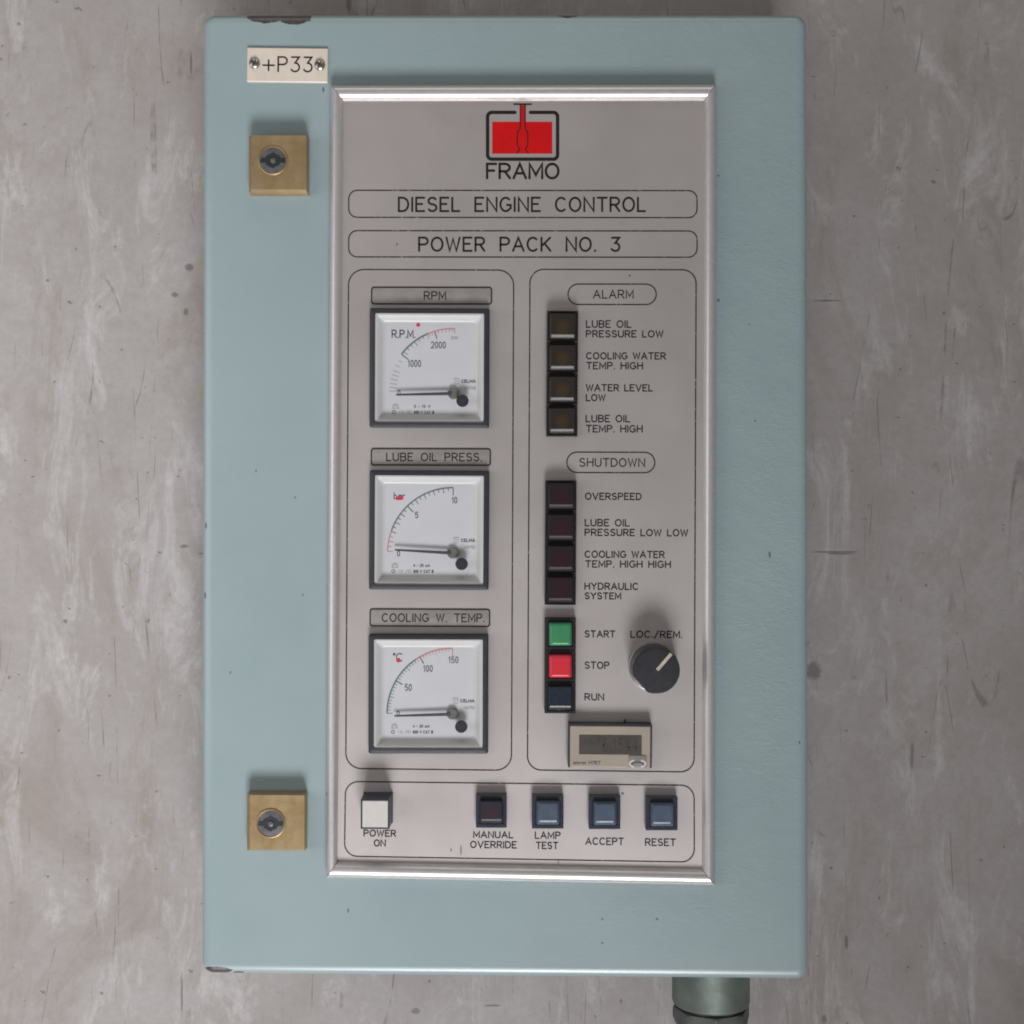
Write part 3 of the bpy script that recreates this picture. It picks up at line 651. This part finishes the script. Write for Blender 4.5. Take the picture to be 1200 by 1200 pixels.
for k in range(4):
    button('indicator_lamp', 658.9-.28*k, 384+36.6*k, 18, 18.1, 'lamp_housing', 'amber_lens', 'dark amber lamp beside "%s"' % ALARM[k], ct=17, rot=.004+(.006, -.004, .003, -.006)[k], capw=14.4, caph=14.2)
SHUT = ['OVERSPEED', 'LUBE OIL PRESSURE LOW LOW', 'COOLING WATER TEMP. HIGH HIGH', 'HYDRAULIC SYSTEM']
for k in range(4):
    button('indicator_lamp', 656.9-.2*k, 581.2+36.3*k, 18, 18, 'lamp_housing', 'red_dark_lens', 'dark red lamp beside "%s"' % SHUT[k], ct=17, rot=.004+(-.004, .005, -.002, .004)[k], capw=14.4, caph=14.4)
button('push_button', 656.2, 741.8, 18, 18.4, 'lamp_housing', 'green_cap', 'green button beside "START"', ct=18)
button('push_button', 656.1, 779, 18, 18.4, 'lamp_housing', 'red_cap', 'bright red button beside "STOP"', ct=18)
button('indicator_lamp', 656, 816, 18, 18.2, 'lamp_housing', 'navy_cap', 'unlit navy lamp beside "RUN"', ct=17, capw=13.2, caph=13.4)
button('indicator_lamp', 575.9, 948.2, 17.8, 19.2, 'blue_black_plastic', 'purple_lens', 'dark purple lamp over "MANUAL OVERRIDE"', ct=17)
button('push_button', 641.6, 949.2, 18.2, 19.2, 'blue_black_plastic', 'slate_blue_cap', 'slate blue button over "LAMP TEST"', ct=19, slope=3.6)
button('push_button', 707.8, 949.8, 18.2, 19.2, 'blue_black_plastic', 'slate_blue_cap', 'slate blue button over "ACCEPT"', ct=19, slope=3.6)
button('push_button', 774.2, 951.2, 18.4, 19.2, 'blue_black_plastic', 'slate_blue_cap', 'slate blue button over "RESET"', ct=19, slope=3.6)
# the tall white lamp over POWER ON
m = MB(); H = 36
m.loft([rr(17.2, 18, 1, 0), rr(17.2, 18, 1, 3), rr(16.6, 17.4, .8, 4), rr(16.4, 17.0, .8, H-.6), rr(15.8, 16.4, .8, H), rr(14.9, 15.5, .8, H), rr(14.7, 15.3, .8, H-.8)], top=False)
pw = build('indicator_lamp', m, 'blue_black_plastic', cab, at=(443.2, 946, PZ), rot=.004, label='tall white square lamp over "POWER ON"')
m = MB(); m.loft([rr(14.7, 15.3, .8, H-4), rr(14.6, 15.2, .8, H-.4), rr(14.0, 14.6, .8, H+.1), rr(13.2, 13.8, .8, H+.1)])
kid('lens', m, 'white_cap', pw)

# ---------------------------------------------------------------- selector knob
def cut(r, z, n=72, dcut=None, bumpy=0):
    out = []
    for k in range(n):
        a = 2*math.pi*k/n; x, y = r*math.cos(a), r*math.sin(a)
        if dcut:
            nx, ny = -.74, .67; d_ = x*nx+y*ny
            if d_ > dcut: x -= (d_-dcut)*nx; y -= (d_-dcut)*ny
        out.append((x, y, z))
    return out
m = MB()
m.loft([cut(27.6, 8, dcut=24.8), cut(27.2, 34, dcut=24.4), cut(26.9, 40, dcut=24.0), cut(26.2, 42.6, dcut=23.4), cut(25.2, 43.6, dcut=22.4), cut(24, 43.7, dcut=21.4)], bottom=True)
kn = build('selector_knob', m, 'black_plastic', cab, at=(764.8, 780.8, PZ), label='black rotary selector knob under "LOC./REM."')
m = MB(); m.loft([circ(28.6, 0, 56), circ(28.6, 6, 56), circ(28.0, 7.6, 56), circ(27, 8, 56)]); kid('base_ring', m, 'ring_metal', kn)
m = MB(); dx, dy = math.cos(-.86), math.sin(-.86)
def kb(t_, s_, z): return (dx*t_-dy*s_, dy*t_+dx*s_, z)
m.loft([[kb(1, -1.9, 43.6), kb(25.6, -1.9, 43.6), kb(25.6, 1.9, 43.6), kb(1, 1.9, 43.6)], [kb(1, -1.8, 44.5), kb(25.2, -1.8, 44.5), kb(25.2, 1.8, 44.5), kb(1, 1.8, 44.5)]])
kid('pointer_line', m, 'pointer_ivory', kn)

# ---------------------------------------------------------------- hour counter
m = MB()
m.loft([rr(48.4, 25.6, 1.5, 0), rr(48.4, 25.6, 1.5, 13), rr(47.8, 25, 1.5, 13.6), rr(47, 24.4, 1.4, 13.6)])
m.loft([rr(1.2, 2.4, .5, 4, 3, 17.6, -27), rr(1.2, 2.4, .5, 7, 3, 17.6, -27)], bottom=True)
hc = build('hour_counter', m, 'bezel_plastic', cab, at=(714, 871.6, PZ), rot=.008, label='beige hour counter with small dark display')
m = MB(); m.loft([rr(46.4, 24.0, 1.2, 13.5, cy=1.2), rr(46.2, 23.8, 1.2, 14.4, cy=1.2), rr(45.6, 23.2, 1.2, 14.7, cy=1.2), rr(45, 22.6, 1.2, 14.7, cy=1.2)])
kid('face_plate', m, 'counter_beige', hc)
m = MB(); cxl, cyl = .2, -1.4
m.loft([rr(36.2, 11.4, .6, 14.72, cx=cxl, cy=cyl), rr(36.0, 11.2, .6, 15.0, cx=cxl, cy=cyl), rr(35.2, 10.6, .6, 15.0, cx=cxl, cy=cyl)])
kid('display', m, 'lcd_grey', hc)
m = flat(); text(m, '6.1544', -8.5, 32, -9, 6.4, 1.5, 15.08, gap=.4); kid('digits', m, 'lcd_digit', hc)
m = flat(); text(m, 'omron H7ET', -42.5, -10.5, 17.4, 21.4, .8, 14.8); kid('lettering', m, 'dial_print', hc)
m = MB(); m.loft([rr(10.6, 7.6, 2.4, 14.6, cx=31.6, cy=18.2), rr(10.4, 7.4, 2.4, 15.8, cx=31.6, cy=18.2), rr(9.6, 6.6, 2.2, 16.2, cx=31.6, cy=18.2)], mi=0)
m.ribbon([(31.6+9.2*math.cos(t_), 20+4.2*math.sin(t_)) for t_ in [math.radians(120+k*12) for k in range(11)]], 2.0, 16.4, 1)
m.ribbon([(31.6+9.2*math.cos(t_), 20+4.2*math.sin(t_)) for t_ in [math.radians(-60+k*12) for k in range(11)]], 2.0, 16.4, 1)
m.ribbon([(31.6+6.6*math.cos(t_), 21+2.8*math.sin(t_)) for t_ in [math.radians(180+k*15) for k in range(13)]], 1.5, 16.35, 2)
kid('reset_button', m, ['button_grey', 'bright_chrome', 'dial_print'], hc)

# ---------------------------------------------------------------- cable gland in the bottom wall
def ylathe(mb, prof, mi=0, n=56, rf=None):
    rings = []
    for y, r in prof:
        rings.append([((r if rf is None else rf(r, 2*math.pi*k/n))*math.cos(2*math.pi*k/n), y, (r if rf is None else rf(r, 2*math.pi*k/n))*math.sin(2*math.pi*k/n)) for k in range(n)])
    mb.loft(rings, mi, top=True, bottom=True)
m = MB(); ylathe(m, [(-3, 49), (4, 49), (6, 47.5), (57, 47.5), (60, 46.8), (61, 45)])
GX, GY, GZ = 245, 543.0, -82.0
gl = build('cable_gland', m, 'nickel', cab, wmat=Matrix.Translation((GX*S, -GY*S, GZ*S)), angle=50)
m = MB(); ylathe(m, [(60, 42.5), (67, 42.5)]); kid('sealing_ring', m, 'rubber_seal', gl)
def hexr(r, a):
    k = (a % (math.pi/4))-math.pi/8
    return min(r, 44.0*math.cos(math.pi/8)/math.cos(k)*1.075)
m = MB(); ylathe(m, [(65, 45), (66.5, 47), (78, 47), (84, 44.5), (90, 39), (94, 32), (95, 29)], n=96, rf=hexr)
kid('gland_nut', m, 'dark_nickel', gl)
